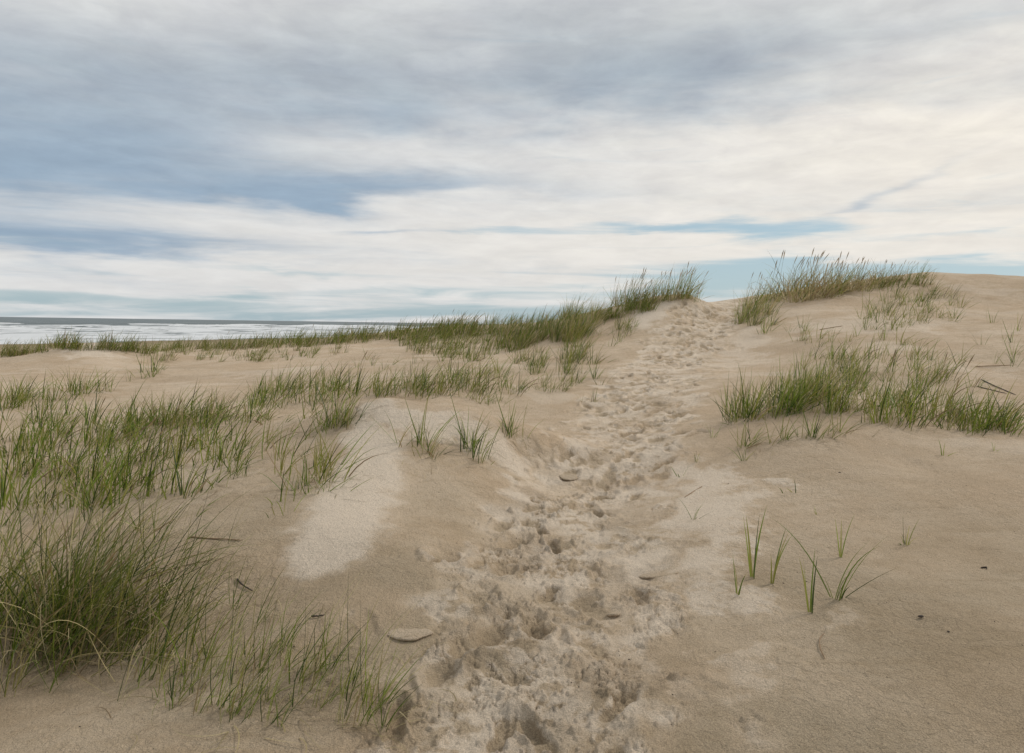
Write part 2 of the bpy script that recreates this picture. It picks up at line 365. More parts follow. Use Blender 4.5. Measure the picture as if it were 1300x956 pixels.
    patch([(900,840),(960,825),(990,870),(960,890),(900,880)], .5, .12, .3, .2)
    patch([(975,610),(1000,606),(1012,622),(985,622)], .7, .05, .1, .2)
    patch([(1040,790),(1070,770),(1085,785),(1060,810)], .45, .05, .12, .2)
    patch([(230,540),(330,545),(330,600),(260,640),(180,610)], .4, .3, .6)
    patch([(250,480),(430,462),(440,470),(330,482)], .5, .7, .9)
    Z += .014*dry*(rr < 14)
    streak = sstep(.12, .42, fbm(X/1.9+Y/6, Y/1.0, 4, 121))*.45*sstep(5, 9, rr)*(1-sstep(60, 80, rr))
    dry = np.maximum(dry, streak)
    p2 = sstep(-.30, .25, fbm(X/.55, Y/.42, 4, 131)); dry = np.maximum(dry*(1-.75*churn), churn*(.44+.26*p2)); dry *= 1-.85*broken*churn; broken_dark = .55*broken*churn  # sunken and broken path sand drawn darker and less pale
    s_, al = coast(X, Y)
    wet_dark = sstep(95, 132, s_)*(rr > 40)
    near_vignette = .62*(1-sstep(3.6, 8.5, rr))*(.6+.4*sstep(-.2, .3, fbm(X/1.2, Y/1.2, 2, 141)))*(1-dry)  # lens vignette painted into the sand colour, darker toward the viewer
    wet_dark = np.maximum(np.maximum(wet_dark, near_vignette), broken_dark*(.5+.5*sstep(-.2, .3, fbm(X/.5, Y/.5, 2, 151))))
    nr = len(r); i = np.arange(nr-1)[:, None]*nt; j = np.arange(nt)[None]; jn = (j+1) % nt
    F = np.stack([i+j, i+nt+j, i+nt+jn, i+jn], -1).reshape(-1, 4)[:, ::-1]
    V = np.stack([X, Y, Z], 1)
    c = len(V); V = np.concatenate([V, [[0, 0, float(Z[:nt].mean())]]])
    F3 = np.stack([np.arange(nt), (np.arange(nt)+1) % nt, np.full(nt, c)], 1)
    ap = lambda q: np.concatenate([q, [0]])
    me = np_mesh('sand_ground', V, F, F3[:, ::-1], M_SAND, attrs={'dry': ap(dry), 'churn': ap(churn), 'wet_dark': ap(wet_dark)})
    o = add('ground', me); tag(o, 'rolling pale tan dune sand with a trampled footpath to the crest', 'sand', kind='structure')
build_ground()

# ------------------------------------------------------------------ sea
def build_sea():
    s = np.concatenate([np.linspace(118, 760, 560)[:-1], np.exp(np.linspace(math.log(760), math.log(30000), 60))])
    a = np.concatenate([-np.exp(np.linspace(math.log(30000), math.log(450), 30))[:-1], np.linspace(-450, 900, 420)[:-1], np.exp(np.linspace(math.log(900), math.log(40000), 90))])
    S, A = np.meshgrid(s, a, indexing='ij'); S = S.ravel(); A = A.ravel()
    z = np.full(S.shape, SEA); foam = np.zeros(S.shape)
    inn = (1-sstep(900, 2500, np.hypot(S, A)))
    sw = S+16*fbm(A/160, A*0, 3, 1)+5*perlin(A/30, S/60, 2)
    for (c, hh, seed) in ((150, .25, 1), (172, .45, 2), (205, .6, 3), (245, .85, 4), (300, 1.0, 5), (365, 1.25, 6), (450, 1.5, 7), (540, 1.3, 8)):
        q = sw-c-10*perlin(A/90, A*0, seed+20)
        amp = hh*np.clip(.55+1.3*fbm(A/120, A*0+seed, 3, seed+40), .05, 1.4)
        prof = np.where(q < 0, np.exp(-(q/2.2)**2), np.exp(-(q/9)**2))
        z += amp*prof*inn
        brk = np.exp(-((q+4)/6)**2)*sstep(.3, .75, amp/hh)
        trail = np.where(q > -8, np.exp(-np.clip(q, 0, 999)/ (14+c*.03)), 0)*(q > -8)*.0
        foam = np.maximum(foam, brk)
    zone = sstep(118, 128, sw)*(1-sstep(420, 560, sw+60*fbm(A/140, A*0, 3, 77)))
    lace = .48+.9*fbm(A/34, S/9, 4, 5)
    foam = np.maximum(foam, zone*np.clip(lace+.22, 0, 1))*(1-.0*zone)
    foam *= inn
    cap = sstep(.46, .6, fbm(A/16, S/7, 3, 66))*(S > 500)*(S < 3000)*.7; foam = np.maximum(foam, cap)
    z += (.16*fbm(A/14, S/6, 3, 9))*inn
    X = -S*CS+A*SN; Yw = S*SN+A*CS
    ns, na = len(s), len(a); i = np.arange(ns-1)[:, None]*na; j = np.arange(na-1)[None]
    F = np.stack([i+j, i+1+j, i+na+1+j, i+na+j], -1).reshape(-1, 4)
    m, t, b, out = material('sea_water')
    fo = t.new('ShaderNodeAttribute', attribute_name='foam').outputs['Fac']
    geo = t.new('ShaderNodeNewGeometry').outputs['Position']
    rot = t.new('ShaderNodeMapping'); t.put(rot.inputs[0], geo); rot.inputs['Rotation'].default_value = (0, 0, math.radians(20)); rot.inputs['Scale'].default_value = (.35, .08, .35)
    nz = t.noise(rot.outputs[0], 1.0, 5, .65)
    fm = t.ramp(t.m('ADD', fo, t.m('MULTIPLY', t.m('SUBTRACT', nz, .5), .9)), .46, .66)
    wc = t.mix(t.noise(geo, .02, 3), (.07, .095, .10, 1), (.12, .14, .13, 1))
    t.put(b.inputs['Base Color'], t.mix(fm, wc, (.70, .72, .73, 1)))
    t.put(b.inputs['Roughness'], t.ramp(fm, 0, 1, .42, .9)); b.inputs['Specular IOR Level'].default_value = .35
    bp = t.new('ShaderNodeBump'); bp.inputs['Distance'].default_value = 1.0; bp.inputs['Strength'].default_value = 1.0
    t.put(bp.inputs['Height'], t.m('ADD', t.m('MULTIPLY', t.noise(rot.outputs[0], 1.3, 6, .7), .9), t.m('MULTIPLY', t.noise(geo, 1.2, 3), .15))); t.l.new(bp.outputs[0], b.inputs['Normal'])
    me = np_mesh('sea', np.stack([X, Yw, z], 1), F, None, m, attrs={'foam': foam})
    tag(add('sea', me), 'grey sea with lines of white surf beyond the dunes', 'sea', kind='structure')
build_sea()

# ------------------------------------------------------------------ grass
def grass_material():
    m, t, b, out = material('marram_grass')
    c = t.new('ShaderNodeAttribute', attribute_name='Col').outputs['Color']
    oi = t.new('ShaderNodeObjectInfo').outputs['Random']
    g = t.ramp(oi, 0, 1, .85, 1.15); c = t.mix(1.0, c, t.cmb(g, g, g), 'MULTIPLY')
    t.put(b.inputs['Base Color'], c); b.inputs['Roughness'].default_value = .5; b.inputs['Specular IOR Level'].default_value = .35
    tr = t.new('ShaderNodeBsdfTranslucent'); t.put(tr.inputs[0], c); mx = t.new('ShaderNodeMixShader'); mx.inputs[0].default_value = .28
    t.l.new(b.outputs[0], mx.inputs[1]); t.l.new(tr.outputs[0], mx.inputs[2]); t.l.new(mx.outputs[0], out.inputs[0])
    return m
M_GRASS = grass_material()
GREENS = np.array([[.115, .175, .018], [.175, .245, .026], [.250, .305, .042], [.060, .098, .020], [.320, .300, .075]])
DRYS = np.array([[.52, .43, .22], [.43, .35, .17], [.60, .50, .28], [.30, .215, .115]])
def blades(n, H, R, g, dry=.12, lean=.25, wind=.35, w0=.0055, spread=.5, seg=6, droop=.8, keep=None):
    """n grass blades: returns verts, quads, tris, colours (local, root at the origin)"""
    L = H*np.clip(g.normal(.82, .30, n), .22, 1.45)
    rad = np.abs(g.normal(0, R, n)); ph = g.random(n)*2*PI
    bx = rad*np.cos(ph); by = rad*np.sin(ph)
    az = ph+g.normal(0, .7, n); t0 = np.abs(g.normal(0, spread*.45, n))+.05; cur = np.abs(g.normal(0, droop*.6, n))+.08; isdry = g.random(n) < dry; cur = np.where(isdry, cur*1.9, cur); t0 = np.where(isdry, t0*1.5, t0)
    pos = np.stack([bx, by, -.03*np.ones(n)], 1); pts = [pos]; dirs = []
    for k in range(seg):
        s = (k+.5)/seg; tilt = t0+cur*s**1.6
        d = np.stack([np.sin(tilt)*np.cos(az), np.sin(tilt)*np.sin(az), np.cos(tilt)], 1)
        d[:, 0] += lean+wind*s*1.4; d[:, 1] += -.10*s
        d /= np.linalg.norm(d, axis=1, keepdims=True)
        dirs.append(d); pos = pos+d*(L/seg)[:, None]; pts.append(pos)
    dirs.append(dirs[-1]); tw = g.random(n)*PI
    W = w0*g.uniform(.7, 1.3, n)
    V = []; C = []
    col = GREENS[g.integers(0, len(GREENS), n)]*g.uniform(.75, 1.25, n)[:, None]
    col[isdry] = DRYS[g.integers(0, len(DRYS), n)][isdry]*g.uniform(.7, 1.15, (isdry.sum(), 1))
    side0 = np.stack([np.cos(tw), np.sin(tw), 0*tw], 1)
    basec = np.array([.34, .31, .14])
    tipdry = (g.random(n) < .25)
    for k in range(seg+1):
        s = k/seg; d = dirs[min(k, seg)]
        sd = side0-(side0*d).sum(1, keepdims=True)*d; sd /= np.linalg.norm(sd, axis=1, keepdims=True)+1e-9
        ck = col*(1-max(0, .16-s)*4)+basec*max(0, .16-s)*4 if s < .16 else col.copy()
        if s > .8: ck[tipdry] = ck[tipdry]*.4+DRYS[0]*.6
        if k < seg:
            w = W*(1-s**1.7)**.8*(.75+.25*min(1, s*4))
            V += [pts[k]-sd*w[:, None]*.5, pts[k]+sd*w[:, None]*.5]; C += [ck, ck]
        else: V.append(pts[k]); C.append(ck)
    V = np.stack(V, 1).reshape(-1, 3); C = np.stack(C, 1).reshape(-1, 3); nv = 2*seg+1
    b0 = (np.arange(n)*nv)[:, None]
    Q = np.concatenate([b0+np.array([[2*k, 2*k+1, 2*k+3, 2*k+2]]) for k in range(seg-1)], 0) if seg > 1 else None
    T = b0+np.array([[2*seg-2, 2*seg-1, 2*seg]])
    return V, Q, T, C
def join(parts):
    V = []; Q = []; T = []; C = []; o = 0
    for v, q, t, c in parts:
        V.append(v); Q.append(q+o); T.append(t+o); C.append(c); o += len(v)
    return np.concatenate(V), np.concatenate(Q), np.concatenate(T), np.concatenate(C)
def seed_head_arrays(L, lean, az, g, spike=.17, rad=.0062):
    """a flowering stalk: thin tube, then a lumpy brown spike"""
    k = 9; ns = 14; P = []; rr = []; C = []
    p = np.array([0, 0, -.02]); n = ns
    for i in range(n+1):
        s = i/n; tl = .10+.15*s; d = np.array([math.sin(tl)*math.cos(az)+lean*(.6+.9*s), math.sin(tl)*math.sin(az), 1.0]); d /= np.linalg.norm(d)
        if i: p = p+d*(L/n)
        q = (s*L-(L-spike))/spike
        if q > 0: r = rad*(.45+.9*math.sin(PI*min(1, q*.92+.06))**.6)*(.8+.4*g.random()); c = np.array([.44, .33, .18])*(.8+.5*g.random())
        else: r = .0022; c = np.array([.26, .24, .10])
        if i == n: r = .001
        P.append(p.copy()); rr.append(r); C.append(c)
    V = []; CC = []; m = 5
    for i, p in enumerate(P):
        for j in range(m):
            a = 2*PI*j/m+i*.6; V.append(p+np.array([math.cos(a), math.sin(a), 0])*rr[i]*(.8+.4*g.random())); CC.append(C[i])
    Q = [(i*m+j, i*m+(j+1) % m, (i+1)*m+(j+1) % m, (i+1)*m+j) for i in range(len(P)-1) for j in range(m)]
    return np.array(V), np.array(Q), np.zeros((0, 3), int), np.array(CC)

# kinds of tuft: (blades, height, root radius, dry share, lean, wind, width, spread, seg, droop)
KIND = {
 'sparse': dict(n=7, H=.36, R=.03, dry=.08, lean=.10, wind=.22, w0=.0080, spread=.95, seg=6, droop=.9),
 'mid':    dict(n=11, H=.38, R=.075, dry=.12, lean=.14, wind=.26, w0=.0088, spread=.85, seg=6, droop=.8),
 'full':   dict(n=26, H=.46, R=.09, dry=.17, lean=.10, wind=.22, w0=.0085, spread=.95, seg=6, droop=.8),
 'row':    dict(n=18, H=.46, R=.10, dry=.22, lean=.20, wind=.38, w0=.0120, spread=.65, seg=5, droop=.7),
 'crest':  dict(n=80, H=.86, R=.17, dry=.44, lean=.18, wind=.34, w0=.0125, spread=.7, seg=6, droop=.8),
 'straw':  dict(n=100, H=.74, R=.20, dry=.76, lean=.10, wind=.26, w0=.0125, spread=.85, seg=6, droop=1.0),
}
VAR = {}
for kn, kw in KIND.items():
    VAR[kn] = []
    for i in range(9):
        g = np.random.default_rng(hash_ := (len(VAR)*100+i)); k2 = dict(kw); k2['n'] = max(4, int(k2['n']*g.uniform(.65, 1.35)))
        VAR[kn].append(blades(g=g, **k2))
SEEDV = [seed_head_arrays(g_.uniform(.75, 1.0), g_.uniform(.25, .45), g_.random()*6.28, g_) for g_ in [np.random.default_rng(500+i) for i in range(6)]]
VM = {}
def pick(arr, dry):
    v, q, t, c = arr; nb = len(t); nv = len(v)//nb; C3 = c.reshape(nb, nv, 3); mid = C3[:, nv//2]; isd = mid[:, 0] > mid[:, 1]*1.02
    keep = np.where(isd == bool(dry))[0]
    if not len(keep): return None
    Q3 = q.reshape(nb, -1, 4)if False else None
    ids = np.full(nb, -1); ids[keep] = np.arange(len(keep)); bq = q[:, 0]//nv; bt = t[:, 0]//nv
    qq = q[ids[bq] >= 0]; tt = t[ids[bt] >= 0]
    qq = qq-(bq[ids[bq] >= 0]*nv)[:, None]+(ids[bq[ids[bq] >= 0]]*nv)[:, None]; tt = tt-(bt[ids[bt] >= 0]*nv)[:, None]+(ids[bt[ids[bt] >= 0]]*nv)[:, None]
    return v.reshape(nb, nv, 3)[keep].reshape(-1, 3), qq, tt, C3[keep].reshape(-1, 3)
def var_mesh(kn, i):
    if (kn, i) not in VM:
        v, q, t, c = VAR[kn][i]; out_ = [np_mesh('grass_blades', v, q, t, M_GRASS, cols=c, smooth=False)]
        for sel in (0, 1):
            z_ = pick(VAR[kn][i], sel); out_.append(np_mesh(('green_blades', 'dry_blades')[sel], z_[0], z_[1], z_[2], M_GRASS, cols=z_[3], smooth=False) if z_ else None)
        VM[(kn, i)] = out_
    return VM[(kn, i)]
SEEDM = [np_mesh('seed_head', v, q, None, M_GRASS, cols=c) for v, q, t, c in SEEDV]
SEEDPROTO = None
def put_tuft(p, kn, i, rz, sc, label, group, seeds=0, name='grass_tuft', cat='grass tuft', g=rng):
    ms = var_mesh(kn, i); split = bool(seeds) or kn in ('crest', 'straw') or p[1] < 9.5
    split = split and ms[1] is not None and (ms[2] is not None or seeds)
    o = add(name, None if split else ms[0])
    if split:
        add('green_blades', ms[1], o)
        if ms[2]: add('dry_blades', ms[2], o)
    o.location = p; o.rotation_euler = (0, 0, rz); o.scale = (sc, sc, sc)
    tag(o, label, cat, group)
    for k in range(seeds):
        s = add('seed_head', SEEDM[int(g.integers(0, 6))], o); q = KIND[kn]['R']
        s.location = (g.normal(0, q), g.normal(0, q), 0); s.rotation_euler = (0, 0, g.normal(0, .25)); f = g.uniform(.75, 1.05)*KIND[kn]['H']/.62; f = min(f, 1.05); s.scale = (f, f, f)
    return o

def sample_poly(poly, n, g):
    xs = [p[0] for p in poly]; ys = [p[1] for p in poly]; out = []
    while len(out) < n:
        u = g.uniform(min(xs), max(xs), n*3); v = g.uniform(min(ys), max(ys), n*3)
        m = in_poly(u, v, poly); out += list(zip(u[m], v[m]))
    return out[:n]
# zones where the survey shows grass: (kind, polygon of root positions, count, size, seed chance, label, group)
Z = [
 ('row', [(0,449),(60,443),(60,447),(0,456)], 40, .95, .02, 'green grass tuft on the slope left of the pale rounded mound', 'far tufts left of the mound'),
 ('row', [(60,440),(160,441),(160,446),(60,443)], 50, .95, .02, 'green grass tuft in the thin row behind the pale rounded mound', 'tufts behind the mound'),
 ('row', [(160,443),(330,436),(330,444),(160,450)], 130, .9, .02, 'small green tuft in the far row between the sand and the surf', 'tufts in the far row before the surf'),
 ('row', [(330,437),(450,425),(520,421),(520,432),(440,438),(330,444)], 170, 1.0, .03, 'bright green tuft in the dense far strip left of the centre', 'tufts in the dense far strip'),
 ('row', [(180,452),(330,446),(440,442),(440,452),(330,460),(200,460)], 60, .7, .0, 'thin grass tuft scattered on the sand below the far row', 'thin tufts below the far row'),
 ('row', [(520,421),(600,414),(610,428),(520,436)], 110, 1.15, .08, 'green tuft in the far peaked patch near the centre skyline', 'tufts of the peaked centre patch'),
 ('row', [(500,436),(620,430),(650,450),(600,460),(520,450)], 80, .9, .0, 'scattered grass tuft on pale sand below the peaked centre patch', 'tufts below the peaked patch'),
 ('row', [(600,414),(690,406),(710,425),(650,450),(610,436)], 150, 1.1, .04, 'green tuft in the belt climbing from the centre to the left crest', 'tufts of the climbing belt'),
 ('mid', [(0,502),(60,498),(80,512),(75,520),(0,524)], 16, 1.1, .05, 'grass tuft at the far left edge above the hollow', 'tufts at the left edge'),
 ('mid', [(70,495),(140,488),(145,500),(85,510)], 11, 1.05, .05, 'grass tuft in the small group left of the sand hollow', 'tufts of the small left group'),
 ('sparse', [(150,478),(205,468),(210,478),(160,486)], 9, 1.2, .0, 'sparse grass tuft below the pale rounded mound', 'sparse tufts below the mound'),
 ('mid', [(150,535),(230,528),(320,520),(320,538),(240,545),(155,548)], 40, 1.0, .05, 'green tuft in the left half of the long middle band', 'tufts in the long middle band, left half'),
 ('mid', [(320,500),(380,488),(450,490),(450,508),(390,516),(320,522)], 36, 1.05, .06, 'green tuft in the middle band behind the pale ridge', 'tufts in the middle band behind the ridge'),
 ('mid', [(450,490),(540,485),(600,480),(600,496),(540,506),(450,508)], 34, 1.0, .06, 'green tuft in the right end of the middle band', 'tufts in the middle band, right end'),
 ('mid', [(550,478),(640,470),(665,500),(620,515),(570,500)], 26, 1.0, .03, 'grass tuft on the sand between the middle band and the climbing belt', 'tufts between band and belt'),
 ('full', [(650,455),(700,440),(755,440),(758,462),(720,480),(660,478)], 34, .95, .0, 'lush green tuft in the big patch left of the upper path', 'tufts of the lush patch by the path'),
 ('mid', [(655,480),(735,482),(735,496),(665,500)], 12, .75, .0, 'short tuft along the lower edge of the lush patch by the path', 'short tufts below the lush patch'),
 ('crest', [(700,425),(715,404),(760,393),(765,410),(750,430),(710,440)], 24, .75, .05, 'green grass clump on the rise left of the upper path', 'clumps on the rise left of the path'),
 ('mid', [(0,552),(120,546),(240,552),(350,560),(320,590),(200,600),(100,610),(0,625)], 66, 1.05, .05, 'green tuft in the broad grassy field at the left', 'tufts in the left field'),
 ('mid', [(0,620),(100,612),(200,605),(240,625),(160,640),(60,660),(0,665)], 28, 1.1, .08, 'green tuft in the lower left field above the big dark clump', 'tufts above the big clump'),
 ('sparse', [(200,600),(330,590),(330,600),(230,635)], 8, 1.15, .0, 'sparse tuft at the right fringe of the left field', 'fringe tufts of the left field'),
 ('full', [(398,540),(450,530),(455,545),(405,555)], 6, .85, .2, 'dense green tuft at the left end of the pale ridge', 'tufts at the left end of the ridge'),
 ('mid', [(345,570),(360,560),(430,600),(435,620),(360,645),(350,600)], 11, 1.0, .0, 'green tuft on the slope left of the large pale patch', 'tufts left of the pale patch'),
 ('sparse', [(500,565),(545,560),(620,560),(625,585),(560,592),(500,585)], 13, 1.15, .0, 'sparse tuft growing on the pale ridge crest', 'sparse tufts on the pale ridge'),
 ('sparse', [(640,540),(668,545),(662,560),(640,560)], 4, 1.0, .0, 'sparse tuft at the right foot of the pale ridge', 'tufts at the ridge foot'),
 ('sparse', [(730,470),(770,480),(770,520),(735,510)], 6, .9, .0, 'small sparse tuft on bare sand at the left edge of the path', 'tufts at the left edge of the path'),
 ('mid', [(780,412),(808,410),(808,422),(780,424)], 8, 1.0, .0, 'short tuft on the sand below the left crest clumps', 'tufts below the left crest'),
 ('row', [(760,398),(800,390),(830,388),(830,394),(765,408)], 36, 1.0, .0, 'short tuft at the sandy foot of the left crest clumps', 'tufts at the foot of the left crest'),
 ('full', [(912,540),(960,537),(1035,520),(1060,500),(1035,492),(975,508),(915,530)], 36, 1.05, .02, 'green tuft in the lower left wing of the big right patch', 'tufts in the left wing of the right patch'),
 ('full', [(1010,490),(1050,480),(1075,462),(1095,475),(1090,505),(1050,515)], 17, 1.0, .05, 'green tuft in the upper part of the big right patch', 'tufts in the upper right patch'),
 ('mid', [(1080,535),(1140,545),(1235,556),(1250,540),(1190,512),(1105,500),(1080,515)], 40, 1.2, .08, 'green and tan tuft in the right half of the big right patch', 'tufts in the right half of the right patch'),
 ('sparse', [(925,575),(940,560),(1070,548),(1080,556),(1010,560),(960,566)], 12, 1.0, .0, 'sparse tuft on bare sand below the big right patch', 'sparse tufts below the right patch'),
 ('mid', [(1050,462),(1090,425),(1170,435),(1205,465),(1190,505),(1090,490)], 32, 1.05, .06, 'grass tuft on the pale sand above the big right patch', 'tufts above the right patch'),
 ('mid', [(1085,412),(1130,375),(1200,368),(1235,395),(1210,408),(1150,418),(1095,428)], 40, 1.05, .02, 'olive tuft scattered on the upper right dune slope', 'tufts on the upper right slope'),
 ('sparse', [(1080,395),(1150,375),(1230,385),(1235,405),(1150,415),(1080,410)], 14, 1.2, .0, 'thin olive tuft standing alone on the upper right dune slope', 'thin tufts on the upper right slope'),
 ('full', [(1035,505),(1085,490),(1090,525),(1050,528)], 7, 1.0, .0, 'green tuft in the middle of the big right patch where its wings join', 'tufts in the middle of the right patch'),
 ('mid', [(760,425),(805,408),(812,418),(775,445)], 6, .9, .0, 'small tuft spilling down the slope from the left crest toward the path', 'small tufts spilling from the left crest'),
 ('sparse', [(0,525),(150,520),(155,548),(0,556)], 16, 1.2, .0, 'loose sparse tuft at the upper edge of the left field', 'loose tufts at the upper edge of the left field'),
 ('sparse', [(320,525),(440,512),(430,560),(320,565)], 10, 1.2, .0, 'loose sparse tuft on the sand between the left field and the pale ridge', 'loose tufts between the left field and the ridge'),
 ('sparse', [(440,452),(560,448),(640,455),(560,470),(440,470)], 14, 1.1, .0, 'thin tuft scattered on bare sand behind the middle band', 'thin tufts behind the middle band'),
 ('sparse', [(985,415),(1025,410),(1030,425),(990,430)], 6, 1.0, .0, 'thin tuft on the sand under the right crest clumps', 'thin tufts under the right crest'),
 ('sparse', [(1195,440),(1298,425),(1298,468),(1230,500)], 9, 1.1, .0, 'thin wisp of grass on the pale slope near the right edge', 'thin wisps near the right edge'),
 ('mid', [(1015,430),(1085,420),(1085,455),(1050,465),(1020,452)], 9, .95, .0, 'green tuft on the slope between the right crest and the big right patch', 'tufts between the right crest and the big patch'),
 ('row', [(1095,362),(1180,352),(1185,362),(1100,374)], 26, 1.0, .06, 'low tan tuft just under the thin line of grass on the right skyline', 'low tufts under the right skyline'),
 ('row', [(1210,545),(1270,535),(1290,548),(1225,562)], 10, .8, .0, 'short tuft trailing right from the big right patch', 'short tufts trailing from the right patch'),
 ('sparse', [(1230,545),(1300,530),(1300,550),(1245,565)], 8, 1.1, .0, 'thin tuft at the right edge beside the big right patch', 'thin tufts at the right edge'),
]
allt = []
for zi, (kn, poly, n, sc, sp, lab, grp) in enumerate(Z):
    n = int(n*(1.5 if kn == 'mid' else 1.25 if kn == 'sparse' else 1.0)); sp *= .6
    g = np.random.default_rng(1000+zi)
    uv = sample_poly(poly, n, g); P = cast([q[0] for q in uv], [q[1] for q in uv])
    for p in P:
        if p[0] != p[0] or p[1] > 40: continue
        s = sc*g.uniform(.72, 1.22); i = int(g.integers(0, 9)); rz = g.normal(0, .45)
        size = KIND[kn]['H']*s*math.sqrt(KIND[kn]['n'])/p[1]
        sd = int(g.random() < sp)*int(g.integers(1, 3)); allt.append((size, kn, i, rz, s, p, sd, lab, grp))
# hand placed singles ------------------------------------------------
def single(u, v, kn, sc, label, seeds=0, i=None, rz=0.0, name='grass_tuft', cat='grass tuft', group=None):
    p = cast(u, v)[0]
    if p[0] != p[0]: print('MISS', u, v, label); return
    return put_tuft(p, kn, int(rng.integers(0, 9)) if i is None else i, rz, sc, label, group, seeds, name, cat)
NEARK = dict(dry=.0, lean=.05, wind=.12, w0=.0095, spread=.85, seg=8, droop=.9)
KIND['lone'] = dict(n=10, H=.40, R=.018, **NEARK); KIND['sprig'] = dict(n=4, H=.36, R=.008, **{**NEARK, 'spread': .4, 'droop': .5}); KIND['tiny'] = dict(n=3, H=.16, R=.006, **{**NEARK, 'w0': .0085})
for kn in ('lone', 'sprig', 'tiny'):
    VAR[kn] = [blades(g=np.random.default_rng(2000+i+len(kn)*31), **KIND[kn]) for i in range(9)]
for (u, v, kn, sc, lab) in (
 (1060,760,'lone',1.0,'tallest lone tuft on the bare sand at lower right, blades fanned wide'),
 (1030,778,'sprig',1.05,'upright sprig just left of the tallest lone tuft at lower right'),
 (1068,708,'sprig',.9,'short sprig directly behind the tallest lone tuft at lower right'),
 (1150,692,'lone',.62,'small fan of blades alone on the bare sand at right'),
 (957,734,'sprig',1.35,'slender upright sprig, left of a pair beside the path at right'),
 (980,742,'sprig',1.3,'slender upright sprig, right of a pair beside the path at right'),
 (936,757,'sprig',.75,'low bent sprig with a blade trailing left toward the path'),
 (995,626,'tiny',1.05,'tiny upright sprout, left of two on bare sand at right'),
 (1011,626,'tiny',1.05,'tiny upright sprout, right of two on bare sand at right'),
 (1038,654,'tiny',.6,'smallest single sprout on the bare right sand'),
 (884,587,'lone',.45,'small green tuft growing in the middle of the trampled path'),
 (864,606,'tiny',1.1,'little sprout just below the small tuft on the path'),
 (880,661,'lone',.42,'small three bladed tuft beside the brown stick on the path'),
 (1262,572,'tiny',.9,'tiny sprout at right below the big right patch'),
 (944,585,'lone',.6,'spreading tuft below the left tip of the big right patch'),
 (1197,578,'tiny',1.6,'two bladed sprout just below the middle of the big right patch'),
 (1062,520,'full',1.0,'green tuft in the gap joining the two wings of the big right patch'),(1052,508,'full',.9,'green tuft at the inner end of the left wing of the right patch'),
 (1020,468,'full',.75,'isolated fan shaped tuft above the left wing of the right patch'),
 (1165,470,'full',1.0,'large tuft standing clear above the right half of the right patch'),
 (1260,410,'mid',.95,'thin olive tuft alone on the far right dune slope'),
 (1294,420,'mid',1.0,'tall thin tuft at the very right edge of the upper dune'),
 (360,651,'sparse',1.0,'lowest tuft on the slope left of the pale patch'),
 (342,657,'tiny',.9,'tiny sprout left of the pale patch'),
 (905,556,'sparse',.6,'low tuft at the path edge left of the big right patch'),
 (1172,383,'full',.95,'taller olive tuft near the top of the right dune slope'),
 (1146,387,'full',.8,'bushy olive tuft just below the right skyline'),
 (1207,388,'full',.7,'olive tuft beside footprints near the right skyline'),
 ):
    single(u, v, kn, sc, lab, rz=rng.normal(0, .5))
# crest clumps ------------------------------------------------
CL = [(785,386,'crest',.85,3,'leftmost grass clump of the left crest'),(796,385,'crest',1.0,4,'tall clump second from the left on the left crest, with brown seed heads'),
 (808,384,'crest',1.0,4,'third clump from the left on the left crest, just before the dip'),(818,383,'crest',.75,2,'lower clump in the dip of the left crest'),(829,382,'crest',.7,2,'low clump between the dip and the tallest clump of the left crest'),
 (841,379,'crest',.8,3,'clump just left of the tallest one on the left crest'),(852,378,'crest',.95,5,'tallest bushy clump of the left crest, seed heads blown right'),
 (863,376,'crest',1.0,6,'tall brownish clump near the right end of the left crest'),(873,376,'crest',.9,4,'rightmost tall clump of the left crest beside the path saddle'),(883,380,'full',.9,2,'last small tuft of the left crest next to the path saddle'),
 (944,400,'crest',.6,0,'lowest clump right of the path saddle'),(950,390,'crest',.7,1,'clump at the right edge of the path saddle'),(960,394,'crest',.7,0,'green clump in the skirt of the right crest'),(962,383,'crest',.8,2,'clump above the skirt of the right crest'),
 (973,397,'crest',.65,0,'green clump hanging down the front of the right crest'),(974,378,'crest',.85,3,'clump at the left shoulder of the right crest'),(980,410,'full',1.0,0,'green tuft below the right crest clumps'),(972,420,'full',1.05,0,'lowest green tuft trailing from the right crest onto the sand'),
 (940,408,'crest',.5,0,'outermost low green clump at the left foot of the right crest'),(948,402,'crest',.7,0,'green clump on the left skirt of the right crest, below the saddle clump'),(957,410,'crest',.6,0,'green clump low on the left skirt of the right crest'),(986,380,'crest',.8,1,'clump on the inner left shoulder of the right crest'),
 (1000,373,'straw',1.2,6,'tall straw clump at the left peak of the right crest'),(1010,380,'straw',.95,0,'tan clump in front of the left peak of the right crest'),(1016,371,'straw',1.25,6,'tallest straw coloured clump of the right crest'),
 (1027,378,'straw',1.0,0,'tan clump below the tallest clump of the right crest'),(1032,369,'straw',1.2,5,'straw clump right of the tallest one'),(1045,375,'straw',1.0,1,'tan clump at the lower middle of the right crest'),
 (1048,367,'straw',1.1,5,'straw clump at the middle of the right crest'),(1062,370,'straw',1.0,3,'tan clump right of the middle of the right crest'),(1066,364,'crest',.75,4,'greener clump behind the tan ones on the right crest'),
 (1078,367,'straw',.95,3,'tan clump toward the right end of the right crest'),(1092,365,'straw',.9,3,'last big straw clump at the right end of the right crest'),(1090,359,'crest',.6,3,'green clump behind the last straw clump'),
 (1112,358,'straw',.8,4,'low tan clump, first of the thin line on the right skyline'),(1126,357,'straw',.8,3,'low tan clump, second of the thin line on the right skyline'),(1140,354,'straw',.65,4,'low green clump, third of the thin line on the right skyline'),
 (1155,352,'full',.9,3,'small tuft, fourth of the thin line on the right skyline'),(1172,350,'full',.8,2,'last small tuft of the thin line on the right skyline')]
